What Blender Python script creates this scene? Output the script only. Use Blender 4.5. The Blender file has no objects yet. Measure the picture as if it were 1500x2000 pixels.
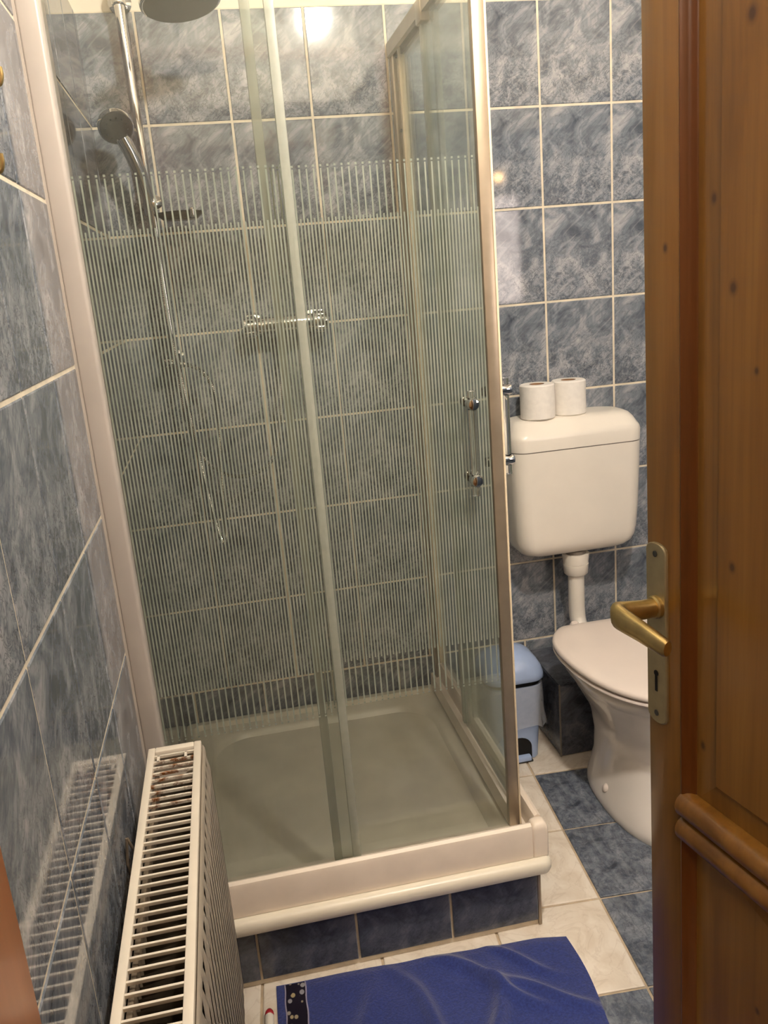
import bpy, bmesh, math, random
from mathutils import Vector, Matrix, Euler

random.seed(7)
SC = bpy.context.scene
COL = SC.collection
PI = math.pi

# ------------------------------------------------------------------ camera
cam_d = bpy.data.cameras.new('camera')
cam = bpy.data.objects.new('camera', cam_d)
COL.objects.link(cam)
yaw, pitch, roll, FPX = 0.17244, -0.26559, -0.08384, 1649.43
F = Vector((math.sin(yaw) * math.cos(pitch), math.cos(yaw) * math.cos(pitch), math.sin(pitch)))
R0 = Vector((math.cos(yaw), -math.sin(yaw), 0))
U0 = R0.cross(F)
Rv = R0 * math.cos(roll) + U0 * math.sin(roll)
Uv = -R0 * math.sin(roll) + U0 * math.cos(roll)
M = Matrix((Rv, Uv, -F)).transposed().to_4x4()
M.translation = Vector((0.2381, -2.2889, 1.3516))
cam.matrix_world = M
cam_d.sensor_fit = 'VERTICAL'
cam_d.sensor_height = 36.0
cam_d.lens = FPX / 2000.0 * 36.0
cam_d.clip_start = 0.01
SC.camera = cam

# ------------------------------------------------------------------ world, exposure
W = bpy.data.worlds.new('world')
SC.world = W
W.use_nodes = True
W.node_tree.nodes['Background'].inputs[0].default_value = (0.9, 0.8, 0.65, 1)
W.node_tree.nodes['Background'].inputs[1].default_value = 0.06
SC.view_settings.view_transform = 'Standard'
SC.view_settings.look = 'None'
SC.view_settings.gamma = 1.0
SC.view_settings.use_curve_mapping = False
SC.view_settings.exposure = 0.15
SC.cycles.transparent_max_bounces = 24
SC.cycles.max_bounces = 7
SC.cycles.diffuse_bounces = 3
SC.cycles.glossy_bounces = 3
SC.cycles.transmission_bounces = 6
SC.cycles.use_denoising = True
SC.cycles.use_light_tree = False
SC.cycles.adaptive_threshold = 0.03

CEIL_LAMP = (0.79, -1.60, 2.42)     # white globe on the ceiling
CEIL_WATTS = 82.0
HALL_LAMP = (0.10, -3.00, 2.36)     # warm globe in the hall behind the camera
HALL_WATTS = 34.0
CAB_LAMP = (1.64, -1.84, 1.785)      # small bulb over the mirror cabinet
CAB_WATTS = 0.9

# ------------------------------------------------------------------ materials
def lin(c):
    o = []
    for v in c:
        v /= 255.0
        o.append(v / 12.92 if v <= 0.04045 else ((v + 0.055) / 1.055) ** 2.4)
    return (o[0], o[1], o[2], 1.0)

class NT:
    def __init__(self, name):
        self.m = bpy.data.materials.new(name)
        self.m.use_nodes = True
        self.t = self.m.node_tree
        self.p = self.t.nodes['Principled BSDF']
        self.out = self.t.nodes['Material Output']
    def n(self, kind, **kw):
        nd = self.t.nodes.new(kind)
        for k, v in kw.items():
            if k.startswith('i_'):
                key = k[2:]
                key = int(key) if key.isdigit() else key.replace('_', ' ')
                nd.inputs[key].default_value = v
            else:
                setattr(nd, k, v)
        return nd
    def l(self, a, b):
        self.t.links.new(a, b)
    def math(self, op, a, b=None):
        nd = self.n('ShaderNodeMath', operation=op)
        for i, v in enumerate((a, b)):
            if v is None: continue
            if isinstance(v, (int, float)): nd.inputs[i].default_value = v
            else: self.l(v, nd.inputs[i])
        return nd.outputs[0]
    def mix(self, fac, a, b, blend='MIX'):
        nd = self.n('ShaderNodeMix', data_type='RGBA', blend_type=blend)
        for s, v in ((nd.inputs[0], fac), (nd.inputs[6], a), (nd.inputs[7], b)):
            if isinstance(v, (int, float, tuple)): s.default_value = v
            else: self.l(v, s)
        return nd.outputs[2]
    def ramp(self, fac, stops):
        nd = self.n('ShaderNodeValToRGB')
        e = nd.color_ramp.elements
        e[0].position, e[0].color = stops[0][0], stops[0][1]
        e[1].position, e[1].color = stops[-1][0], stops[-1][1]
        for p, c in stops[1:-1]:
            x = e.new(p); x.color = c
        self.l(fac, nd.inputs[0])
        return nd.outputs[0]
    def coords(self, kind='Object', scale=(1, 1, 1), rot=(0, 0, 0), add=None, vt='POINT'):
        tc = self.n('ShaderNodeTexCoord')
        mp = self.n('ShaderNodeMapping', vector_type=vt)
        mp.inputs['Scale'].default_value = scale
        mp.inputs['Rotation'].default_value = rot
        src = tc.outputs[kind]
        if add is not None:
            va = self.n('ShaderNodeVectorMath', operation='ADD')
            self.l(src, va.inputs[0]); self.l(add, va.inputs[1])
            src = va.outputs[0]
        self.l(src, mp.inputs[0])
        return mp.outputs[0]
    def noise(self, vec, scale, detail=4, rough=0.55, dist=0.0):
        nd = self.n('ShaderNodeTexNoise', i_Scale=scale, i_Detail=detail, i_Roughness=rough, i_Distortion=dist)
        self.l(vec, nd.inputs['Vector'])
        return nd.outputs[0]
    def bump(self, h, strength=0.2, dist=0.002):
        b = self.n('ShaderNodeBump', i_Strength=strength, i_Distance=dist)
        self.l(h, b.inputs['Height'])
        self.l(b.outputs[0], self.p.inputs['Normal'])

G = (0, 0, 0, 1); WH = (1, 1, 1, 1)

def plain(name, rgb, rough=0.5, metal=0.0, spec=0.5, mottled=0.06, nscale=40, coat=0.0):
    N = NT(name)
    c = lin(rgb)
    dark = tuple(v * (1 - mottled) for v in c[:3]) + (1,)
    lite = tuple(min(1, v * (1 + mottled)) for v in c[:3]) + (1,)
    v = N.noise(N.coords(), nscale, 3)
    N.l(N.ramp(v, [(0.35, dark), (0.65, lite)]), N.p.inputs['Base Color'])
    N.p.inputs['Roughness'].default_value = rough
    N.p.inputs['Metallic'].default_value = metal
    N.p.inputs['Specular IOR Level'].default_value = spec
    N.p.inputs['Coat Weight'].default_value = coat
    return N.m

def tile_mat(name, base, light, dark, rough=0.09, contrast=1.0):
    N = NT(name)
    oi = N.n('ShaderNodeObjectInfo')
    cmb = N.n('ShaderNodeCombineXYZ')
    rnd = N.math('MULTIPLY', oi.outputs['Random'], 3.0)
    st = N.math('FLOOR', rnd)
    N.l(N.math('MULTIPLY', st, 0.37), cmb.inputs[0])
    N.l(N.math('MULTIPLY', st, 0.011), cmb.inputs[2])
    co = N.coords(add=cmb.outputs[0])
    tc = N.n('ShaderNodeTexCoord')
    sx = N.n('ShaderNodeSeparateXYZ'); N.l(tc.outputs['Object'], sx.inputs[0])
    low = N.math('SUBTRACT', 0.55, N.math('MULTIPLY', sx.outputs[2], 5.0))   # crackle sits in the lower half of the print
    lowm = N.ramp(low, [(0.25, (0.15, 0.15, 0.15, 1)), (0.8, WH)])
    n1 = N.noise(co, 16, 4, 0.6, 0.9)
    n2 = N.noise(co, 48, 3, 0.65, 1.6)
    col = N.ramp(n1, [(0.30, lin(dark)), (0.50, lin(base)), (0.72, lin(light))])
    sp = N.ramp(n2, [(0.42, G), (0.66, WH)])
    col = N.mix(N.math('MULTIPLY', N.math('MULTIPLY', sp, lowm), 0.55 * contrast), col, lin(light))
    ve = N.noise(co, 26, 3, 0.6, 2.2)
    vv = N.math('ABSOLUTE', N.math('SUBTRACT', ve, 0.5))
    vm = N.ramp(vv, [(0.0, WH), (0.035, G)])
    col = N.mix(N.math('MULTIPLY', N.math('MULTIPLY', vm, lowm), 0.75 * contrast), col, lin(dark))
    # long diagonal streaks
    cs = N.coords(scale=(1, 1, 1 / 6.0), rot=(0, math.radians(-40), 0), add=cmb.outputs[0], vt='TEXTURE')
    s = N.noise(cs, 12, 2, 0.55, 0.6)
    sm = N.ramp(N.math('ABSOLUTE', N.math('SUBTRACT', s, 0.47)), [(0.0, WH), (0.03, G)])
    col = N.mix(N.math('MULTIPLY', sm, 0.42 * contrast), col, lin(dark))
    sl = N.ramp(s, [(0.56, G), (0.68, WH)])
    col = N.mix(N.math('MULTIPLY', sl, 0.35 * contrast), col, lin(light))
    N.l(col, N.p.inputs['Base Color'])
    N.p.inputs['Roughness'].default_value = rough
    return N.m

def wood_mat(name, a, b, c, knots=(), rough=0.28):
    N = NT(name)
    co = N.coords(scale=(1, 1, 0.06))
    n1 = N.noise(co, 26, 5, 0.6, 0.5)
    n2 = N.noise(N.coords(scale=(1, 1, 0.02)), 160, 3, 0.6)
    col = N.ramp(n1, [(0.28, lin(a)), (0.5, lin(b)), (0.74, lin(c))])
    col = N.mix(N.math('MULTIPLY', N.ramp(n2, [(0.45, G), (0.7, WH)]), 0.28), col, lin(a))
    big = N.noise(N.coords(), 3.0, 2)
    col = N.mix(N.math('MULTIPLY', N.ramp(big, [(0.4, G), (0.7, WH)]), 0.3), col, lin(a))
    if knots:
        tc = N.n('ShaderNodeTexCoord')
        for (kx, kz, kr) in knots:
            vs = N.n('ShaderNodeVectorMath', operation='SUBTRACT')
            N.l(tc.outputs['Object'], vs.inputs[0]); vs.inputs[1].default_value = (kx, 0, kz)
            vm = N.n('ShaderNodeVectorMath', operation='MULTIPLY')
            N.l(vs.outputs[0], vm.inputs[0]); vm.inputs[1].default_value = (1.0 / kr, 0, 0.75 / kr)
            ln = N.n('ShaderNodeVectorMath', operation='LENGTH'); N.l(vm.outputs[0], ln.inputs[0])
            k = N.ramp(ln.outputs['Value'], [(0.3, WH), (0.62, (0.35, 0.35, 0.35, 1)), (1.0, G)])
            col = N.mix(N.math('MULTIPLY', k, 0.8), col, lin((48, 22, 14)))
    N.l(col, N.p.inputs['Base Color'])
    N.p.inputs['Roughness'].default_value = rough
    N.p.inputs['Coat Weight'].default_value = 0.25
    N.p.inputs['Coat Roughness'].default_value = 0.15
    return N.m

def glass_mat(name, tint=(0.90, 0.95, 0.92), haze=0.10, hazecol=(170, 180, 165), haze_low=0.0):
    N = NT(name)
    N.t.nodes.remove(N.p)
    tr = N.n('ShaderNodeBsdfTransparent'); tr.inputs[0].default_value = tint + (1,)
    gl = N.n('ShaderNodeBsdfGlossy'); gl.inputs['Roughness'].default_value = 0.04
    gl.inputs[0].default_value = (0.95, 1, 0.97, 1)
    fr = N.n('ShaderNodeFresnel'); fr.inputs[0].default_value = 1.45
    df = N.n('ShaderNodeBsdfDiffuse'); df.inputs[0].default_value = lin(hazecol)
    tl = N.n('ShaderNodeBsdfTranslucent'); tl.inputs[0].default_value = lin(hazecol)
    mm = N.n('ShaderNodeMixShader'); mm.inputs[0].default_value = 0.5
    N.l(df.outputs[0], mm.inputs[1]); N.l(tl.outputs[0], mm.inputs[2])
    m1 = N.n('ShaderNodeMixShader')
    # lime-scale film: blotchy, thicker near the bottom of the pane where the spray lands
    co = N.coords(scale=(1, 1, 0.35))
    nz = N.noise(co, 9, 5, 0.6)
    h = N.math('MULTIPLY', N.ramp(nz, [(0.3, (0.5, 0.5, 0.5, 1)), (0.7, WH)]), haze)
    if haze_low:
        tc = N.n('ShaderNodeTexCoord'); sx = N.n('ShaderNodeSeparateXYZ'); N.l(tc.outputs['Object'], sx.inputs[0])
        lo = N.ramp(sx.outputs[2], [(0.25, WH), (0.95, G)])
        h = N.math('ADD', h, N.math('MULTIPLY', lo, haze_low))
    N.l(h, m1.inputs[0]); N.l(tr.outputs[0], m1.inputs[1]); N.l(mm.outputs[0], m1.inputs[2])
    m2 = N.n('ShaderNodeMixShader')
    N.l(N.math('MULTIPLY', fr.outputs[0], 0.6), m2.inputs[0]); N.l(m1.outputs[0], m2.inputs[1]); N.l(gl.outputs[0], m2.inputs[2])
    N.l(m2.outputs[0], N.out.inputs[0])
    return N.m

def film_mat(name, rgb, alpha, rough=0.4):
    N = NT(name)
    N.p.inputs['Base Color'].default_value = lin(rgb)
    N.p.inputs['Roughness'].default_value = rough
    N.p.inputs['Alpha'].default_value = alpha
    nz = N.noise(N.coords(), 60, 2)
    N.l(N.math('ADD', N.math('MULTIPLY', nz, 0.1), alpha - 0.05), N.p.inputs['Alpha'])
    return N.m

def lamp_mat(name, rgb, strength):
    N = NT(name)
    N.t.nodes.remove(N.p)
    e = N.n('ShaderNodeEmission')
    e.inputs[0].default_value = rgb + (1,)
    e.inputs[1].default_value = strength
    N.l(e.outputs[0], N.out.inputs[0])
    return N.m

M_TILE = tile_mat('blue_marbled_tile', (116, 123, 131), (172, 172, 174), (70, 77, 86), 0.06)
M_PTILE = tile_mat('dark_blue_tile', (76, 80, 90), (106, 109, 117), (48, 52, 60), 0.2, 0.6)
M_FBLUE = tile_mat('blue_floor_tile', (100, 108, 120), (150, 154, 160), (62, 68, 78), 0.25)
def white_tile():
    N = NT('white_marbled_floor_tile')
    n1 = N.noise(N.coords(), 14, 5, 0.6, 1.0)
    col = N.ramp(n1, [(0.3, lin((222, 208, 188))), (0.6, lin((240, 230, 214)))])
    v = N.ramp(N.math('ABSOLUTE', N.math('SUBTRACT', N.noise(N.coords(), 8, 4, 0.6, 2), 0.5)), [(0, WH), (0.03, G)])
    N.l(N.mix(N.math('MULTIPLY', v, 0.25), col, lin((190, 172, 150))), N.p.inputs['Base Color'])
    N.p.inputs['Roughness'].default_value = 0.25
    return N.m
M_FWHITE = white_tile()
M_GROUT = plain('cream_grout', (222, 210, 186), 0.8, mottled=0.1, nscale=30)
M_FGROUT = plain('floor_grout', (190, 172, 146), 0.85, mottled=0.15, nscale=25)
M_PAINT = plain('cream_wall_paint', (232, 222, 204), 0.7, mottled=0.03, nscale=12)
M_CEIL = plain('dull_ceiling_paint', (176, 170, 160), 0.8, mottled=0.03, nscale=8)
M_HALL = plain('hall_wall_paint', (214, 190, 156), 0.8, mottled=0.03, nscale=8)
M_HFLOOR = wood_mat('hall_floor_boards', (96, 62, 36), (130, 88, 52), (150, 104, 64))
M_DOORP = wood_mat('varnished_pine_door', (94, 62, 22), (130, 90, 34), (145, 105, 46),
                   knots=((0.086, 1.397, 0.006), (0.116, 1.32, 0.007), (0.119, 1.067, 0.006), (0.133, 1.528, 0.008), (0.074, 0.858, 0.006), (0.16, 0.60, 0.005), (0.033, 1.36, 0.005), (0.145, 1.25, 0.004)))
M_JAMB = wood_mat('varnished_pine_frame', (128, 70, 26), (158, 90, 38), (172, 106, 50))
M_DOORM = wood_mat('shade_darkened_moulding', (72, 38, 12), (96, 54, 18), (108, 64, 24))  # door wood with the stile mouldings' shade put into its colour
M_CERAMIC = plain('white_ceramic', (238, 230, 220), 0.12, mottled=0.015, nscale=8, coat=0.3)
M_PLASTW = plain('white_plastic', (238, 230, 216), 0.28, mottled=0.02, nscale=10)
M_LID = plain('toilet_seat_plastic', (240, 226, 214), 0.3, mottled=0.015, nscale=10)
M_SEAM = plain('seam_shadow_grey', (120, 112, 102), 0.6)
M_RAILW = plain('white_lacquered_rail', (236, 222, 204), 0.3, mottled=0.04, nscale=14)
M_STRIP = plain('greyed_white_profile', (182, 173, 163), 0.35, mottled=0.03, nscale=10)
M_ALU = plain('champagne_aluminium', (160, 146, 126), 0.35, metal=0.55, mottled=0.08, nscale=18)
M_MAG = plain('cream_magnet_strip', (240, 222, 188), 0.45, mottled=0.04)
M_CLEARP = film_mat('milky_edge_profile', (190, 192, 176), 0.48)
M_CHROME = plain('chrome', (205, 205, 205), 0.08, metal=1.0, mottled=0.02)
M_DCHROME = plain('smoked_chrome', (140, 138, 132), 0.15, metal=1.0, mottled=0.05)
M_BRASS = plain('brushed_brass', (190, 166, 110), 0.3, metal=0.9, mottled=0.12, nscale=60)
M_PLATE = plain('satin_champagne_metal', (166, 154, 122), 0.4, metal=0.7, mottled=0.06, nscale=60)
M_BLACK = plain('black_void', (10, 9, 9), 0.8)
M_DARKR = plain('dark_rubber', (52, 52, 50), 0.55, mottled=0.1)
M_GLASS = glass_mat('shower_glass', (0.972, 0.985, 0.972), 0.07, (208, 206, 190), 0.02)
def print_mat():
    N = NT('white_stripe_print')
    N.t.nodes.remove(N.p)
    d = N.n('ShaderNodeBsdfDiffuse'); t = N.n('ShaderNodeBsdfTranslucent'); m = N.n('ShaderNodeMixShader')
    nz = N.noise(N.coords(), 20, 1)
    c = N.ramp(nz, [(0.3, lin((158, 166, 152))), (0.7, lin((178, 184, 170)))])
    N.l(c, d.inputs[0]); N.l(c, t.inputs[0]); m.inputs[0].default_value = 0.45
    N.l(d.outputs[0], m.inputs[1]); N.l(t.outputs[0], m.inputs[2]); N.l(m.outputs[0], N.out.inputs[0])
    return N.m
M_STRIPE = print_mat()
def acrylic():
    N = NT('clear_acrylic')
    N.p.inputs['Base Color'].default_value = (0.96, 0.97, 0.96, 1)
    N.l(N.math('MULTIPLY', N.noise(N.coords(), 30, 1), 0.04), N.p.inputs['Roughness'])
    N.p.inputs['Transmission Weight'].default_value = 1.0
    N.p.inputs['IOR'].default_value = 1.49
    return N.m
M_ACRY = acrylic()
M_SOAP = film_mat('smoky_clear_plastic', (58, 60, 58), 0.82, 0.15)
M_TRAY = plain('white_shower_tray', (236, 228, 208), 0.3, mottled=0.05, nscale=10)
def rad_mat():
    N = NT('radiator_enamel')
    base = lin((240, 230, 212))
    N.p.inputs['Roughness'].default_value = 0.35
    N.p.inputs['Base Color'].default_value = base
    tc = N.n('ShaderNodeTexCoord'); sx = N.n('ShaderNodeSeparateXYZ'); N.l(tc.outputs['Object'], sx.inputs[0])
    oi = N.n('ShaderNodeObjectInfo')
    nz = N.noise(N.coords(add=oi.outputs['Location']), 90, 4, 0.7)
    rust = N.ramp(nz, [(0.44, G), (0.58, WH)])
    m = N.ramp(N.noise(N.coords(add=oi.outputs['Location']), 30, 2), [(0.35, G), (0.55, WH)])
    N.l(N.mix(N.math('MULTIPLY', rust, m), base, lin((138, 84, 36))), N.p.inputs['Base Color'])
    return N.m
M_RUST = rad_mat()
M_RAD = plain('radiator_white_enamel', (238, 226, 206), 0.35, mottled=0.03, nscale=12)
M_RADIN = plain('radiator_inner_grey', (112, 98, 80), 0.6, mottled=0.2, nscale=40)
M_BIN = plain('light_blue_plastic', (172, 192, 228), 0.25, mottled=0.04, nscale=20)
M_BAG = film_mat('clear_bin_liner', (224, 226, 230), 0.36, 0.15)
M_PAPER = plain('white_tissue_paper', (240, 234, 224), 0.9, mottled=0.03, nscale=80)
M_CARD = plain('brown_cardboard', (150, 112, 78), 0.9, mottled=0.08)
def towel_mat():
    N = NT('royal_blue_terry')
    nz = N.noise(N.coords(), 220, 3, 0.7)
    n2 = N.noise(N.coords(), 14, 3)
    c = N.ramp(nz, [(0.3, lin((32, 42, 92))), (0.7, lin((54, 68, 132)))])
    N.l(N.mix(N.math('MULTIPLY', n2, 0.25), c, lin((66, 80, 146))), N.p.inputs['Base Color'])
    N.p.inputs['Roughness'].default_value = 0.95
    N.p.inputs['Sheen Weight'].default_value = 0.4
    N.p.inputs['Specular IOR Level'].default_value = 0.1
    N.bump(nz, 0.6, 0.003)
    return N.m
M_TOWEL = towel_mat()
def band_mat():
    N = NT('spotted_ribbon')
    vo = N.n('ShaderNodeTexVoronoi', i_Scale=78.0)
    N.l(N.coords(scale=(1, 0.75, 1)), vo.inputs['Vector'])
    sp = N.ramp(vo.outputs['Distance'], [(0.36, WH), (0.42, G)])
    wn = N.n('ShaderNodeSeparateColor'); N.l(vo.outputs['Color'], wn.inputs[0])
    keep = N.ramp(wn.outputs[0], [(0.10, G), (0.13, WH)])
    sc_ = N.mix(wn.outputs[1], lin((196, 196, 206)), lin((226, 206, 150)))
    N.l(N.mix(N.math('MULTIPLY', sp, keep), lin((34, 26, 48)), sc_), N.p.inputs['Base Color'])
    N.p.inputs['Roughness'].default_value = 0.8
    return N.m
M_BAND = band_mat()
M_PIPING = plain('lilac_white_piping', (196, 190, 210), 0.8)
M_RED = plain('glossy_red_cap', (170, 40, 48), 0.15, coat=0.5)
M_MIRROR = plain('mirror_silver', (225, 228, 228), 0.03, metal=1.0, mottled=0.0)

# ------------------------------------------------------------------ helpers
def setp(o, label=None, cat=None, group=None, kind=None):
    if label: o['label'] = label
    if cat: o['category'] = cat
    if group: o['group'] = group
    if kind: o['kind'] = kind
    return o

def empty(name, loc=(0, 0, 0), rz=0.0):
    o = bpy.data.objects.new(name, None)
    o.empty_display_size = 0.05
    o.location = loc
    o.rotation_euler = (0, 0, rz)
    COL.objects.link(o)
    return o

def link(name, me, mat, parent=None, smooth=False, loc=None):
    if mat is not None and not me.materials:
        me.materials.append(mat)
    o = bpy.data.objects.new(name, me)
    COL.objects.link(o)
    if loc: o.location = loc
    if parent: o.parent = parent
    if smooth:
        for p in me.polygons: p.use_smooth = True
    return o

def fin(name, bm, mat, parent=None, smooth=False, loc=None, auto=None):
    bmesh.ops.recalc_face_normals(bm, faces=bm.faces[:])
    me = bpy.data.meshes.new(name)
    bm.to_mesh(me); bm.free()
    o = link(name, me, mat, parent, smooth, loc)
    if auto is not None:
        for p in me.polygons: p.use_smooth = True
        me.set_sharp_from_angle(angle=math.radians(auto))
    return o

def bx(bm, x0, x1, y0, y1, z0, z1, bev=0.0, seg=2):
    vs = [bm.verts.new((x, y, z)) for x in (x0, x1) for y in (y0, y1) for z in (z0, z1)]
    fs = [(0, 1, 3, 2), (4, 6, 7, 5), (0, 4, 5, 1), (2, 3, 7, 6), (0, 2, 6, 4), (1, 5, 7, 3)]
    faces = [bm.faces.new([vs[i] for i in f]) for f in fs]
    if bev > 0:
        es = set(e for f in faces for e in f.edges)
        bmesh.ops.bevel(bm, geom=list(es), offset=bev, segments=seg, affect='EDGES', profile=0.5)

def box(name, dims, mat, parent=None, bev=0.0, seg=2, loc=None):
    bm = bmesh.new()
    bx(bm, *dims, bev=bev, seg=seg)
    return fin(name, bm, mat, parent, loc=loc, auto=40 if bev > 0 else None)

def prism(bm, poly, a0, a1, axis='X'):
    """extrude a closed 2D polygon along an axis: X -> (y,z), Y -> (x,z), Z -> (x,y)"""
    def pt(p, a):
        if axis == 'X': return (a, p[0], p[1])
        if axis == 'Y': return (p[0], a, p[1])
        return (p[0], p[1], a)
    A = [bm.verts.new(pt(p, a0)) for p in poly]
    B = [bm.verts.new(pt(p, a1)) for p in poly]
    n = len(poly)
    for i in range(n):
        bm.faces.new((A[i], A[(i + 1) % n], B[(i + 1) % n], B[i]))
    bm.faces.new(A); bm.faces.new(B[::-1])

def loft(bm, rings, cap0=True, cap1=True, closed=True):
    R = [[bm.verts.new(p) for p in r] for r in rings]
    n = len(R[0])
    for a, b in zip(R, R[1:]):
        for i in range(n if closed else n - 1):
            j = (i + 1) % n
            bm.faces.new((a[i], a[j], b[j], b[i]))
    if cap0: bm.faces.new(R[0][::-1])
    if cap1: bm.faces.new(R[-1])
    return R

def frame_of(d):
    d = d.normalized()
    u = Vector((0, 0, 1)) if abs(d.z) < 0.9 else Vector((1, 0, 0))
    a = d.cross(u).normalized(); b = d.cross(a).normalized()
    return a, b

def tube(bm, pts, rad, seg=12, caps=True):
    pts = [Vector(p) for p in pts]
    rings = []; pa = None
    for i, p in enumerate(pts):
        d = (pts[min(i + 1, len(pts) - 1)] - pts[max(i - 1, 0)]).normalized()
        if pa is None:
            a, b = frame_of(d)
        else:
            a = (pa - d * pa.dot(d)).normalized(); b = d.cross(a).normalized()
        pa = a
        r = rad[i] if isinstance(rad, (list, tuple)) else rad
        rings.append([p + (a * math.cos(t) + b * math.sin(t)) * r for t in (2 * PI * k / seg for k in range(seg))])
    loft(bm, rings, caps, caps)

def cyl(bm, p, q, r, seg=20, r2=None):
    tube(bm, [p, q], [r, r if r2 is None else r2], seg)

def spline(pts, n=10):
    P = [Vector(p) for p in pts]
    P = [P[0] * 2 - P[1]] + P + [P[-1] * 2 - P[-2]]
    out = []
    for i in range(1, len(P) - 2):
        for k in range(n):
            t = k / n
            a, b, c, d = P[i - 1], P[i], P[i + 1], P[i + 2]
            out.append(0.5 * ((2 * b) + (c - a) * t + (2 * a - 5 * b + 4 * c - d) * t * t + (-a + 3 * b - 3 * c + d) * t ** 3))
    out.append(P[-2])
    return out

def resample(pts, step):
    out = [pts[0].copy()]; acc = 0.0
    for a, b in zip(pts, pts[1:]):
        L = (b - a).length
        if L == 0: continue
        t = step - acc
        while t <= L:
            out.append(a.lerp(b, t / L)); t += step
        acc = (acc + L) % step if L >= step - acc else acc + L
    return out

def lathe(bm, prof, origin, axis=(0, 0, 1), seg=32, caps=True):
    o = Vector(origin); ax = Vector(axis).normalized(); a, b = frame_of(ax)
    rings = [[o + ax * h + (a * math.cos(t) + b * math.sin(t)) * r for t in (2 * PI * k / seg for k in range(seg))] for r, h in prof]
    loft(bm, rings, caps, caps)

def rrect(cx, cy, hx, hy, r, z, n=6):
    pts = []
    r = min(r, hx, hy)
    for (sx, sy, a0) in ((1, 1, 0), (-1, 1, 90), (-1, -1, 180), (1, -1, 270)):
        for k in range(n + 1):
            a = math.radians(a0 + 90.0 * k / n)
            pts.append((cx + sx * (hx - r) + r * math.cos(a), cy + sy * (hy - r) + r * math.sin(a), z))
    return pts

TILE_CACHE = {}
def tile_mesh(w, h, t, mat):
    key = (round(w, 4), round(h, 4), t, mat.name)
    if key in TILE_CACHE: return TILE_CACHE[key]
    c = min(0.0018, w * 0.2, h * 0.2)
    def rect(i, y): return [(-w / 2 + i, y, -h / 2 + i), (w / 2 - i, y, -h / 2 + i), (w / 2 - i, y, h / 2 - i), (-w / 2 + i, y, h / 2 - i)]
    v = rect(0, 0.002) + rect(0, -t + 0.0012) + rect(c, -t)
    f = []
    for k in range(4):
        j = (k + 1) % 4
        f.append((k, j, 4 + j, 4 + k)); f.append((4 + k, 4 + j, 8 + j, 8 + k))
    f.append((8, 9, 10, 11))
    me = bpy.data.meshes.new('tile')
    me.from_pydata(v, [], f); me.update()
    me.materials.append(mat)
    TILE_CACHE[key] = me
    return me

def tile(name, parent, loc, rot, w, h, mat, t=0.006):
    o = bpy.data.objects.new(name, tile_mesh(w, h, t, mat))
    COL.objects.link(o)
    o.parent = parent
    o.location = loc; o.rotation_euler = rot
    return o

GR = 0.0060     # grout joint
H0 = 2.01       # top of the tiling
CEIL = 2.55
XR = 1.86       # right wall
YF = -2.05      # front wall

# ------------------------------------------------------------------ room shell
floor = box('floor', (-0.12, XR + 0.12, YF - 0.13, 0.12, -0.12, -0.004), M_FGROUT)
setp(floor, kind='structure')
wall_back = box('wall_back', (-0.12, XR + 0.12, 0.0, 0.12, -0.12, CEIL), M_PAINT); setp(wall_back, kind='structure')
box('grout_bed', (0, XR, -0.0068, 0.0, 0.0, H0), M_GROUT, wall_back)
wall_left = box('wall_left', (-0.12, 0.0, YF, 0.0, -0.12, CEIL), M_PAINT); setp(wall_left, kind='structure')
box('grout_bed', (0.0, 0.0068, YF, 0.0, 0.0, H0), M_GROUT, wall_left)
wall_right = box('wall_right', (XR, XR + 0.12, YF, 0.0, -0.12, CEIL), M_PAINT); setp(wall_right, kind='structure')
ceiling = box('ceiling', (-0.12, XR + 0.12, YF - 0.13, 0.12, CEIL, CEIL + 0.1), M_CEIL); setp(ceiling, kind='structure')
OX0, OX1, OZ = 0.118, 0.84, 2.03
bm = bmesh.new()
bx(bm, -0.12, OX0, YF - 0.13, YF, -0.004, CEIL)
bx(bm, OX1, XR + 0.12, YF - 0.13, YF, -0.004, CEIL)
bx(bm, OX0, OX1, YF - 0.13, YF, OZ, CEIL)
wall_front = fin('wall_front', bm, M_PAINT); setp(wall_front, kind='structure')

# the two walls out of view carry the same tiling, here as one lining each
M_LINING = plain('blue_tile_lining', (104, 114, 126), 0.5, mottled=0.2, nscale=20)
box('tile_lining', (XR - 0.008, XR, YF, 0.0, 0.0, H0), M_LINING, wall_right)
box('tile_lining', (OX1 + 0.05, XR - 0.008, YF, YF + 0.008, 0.0, H0), M_LINING, wall_front)

# tiles, back wall
cols = [0.0] + [0.139 + 0.2 * i for i in range(9)] + [XR]
rows = [H0 - 0.25 * i for i in range(9)] + [0.0]
for r in range(8):
    zt, zb = rows[r], rows[r + 1]
    cc = cols
    if r == 7:
        zb = 0.0
        cc = [0.0, 0.039] + [0.239 + 0.2 * i for i in range(9)]
        cc = [c for c in cc if c < XR - 0.02] + [XR]
    for a, b in zip(cc, cc[1:]):
        w, h = b - a - GR, zt - zb - GR
        tile('tile', wall_back, ((a + b) / 2, -0.0025, (zt + zb) / 2), (0, 0, 0), w, h, M_TILE)
# tiles, left wall
ycols = [0.0, -0.05] + [-0.25 - 0.2 * i for i in range(9)] + [YF]
for r in range(8):
    zt, zb = rows[r], rows[r + 1] if r < 7 else 0.0
    for a, b in zip(ycols, ycols[1:]):
        tile('tile', wall_left, (0.0025, (a + b) / 2, (zt + zb) / 2), (0, 0, PI / 2), a - b - GR, zt - zb - GR, M_TILE)

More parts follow.
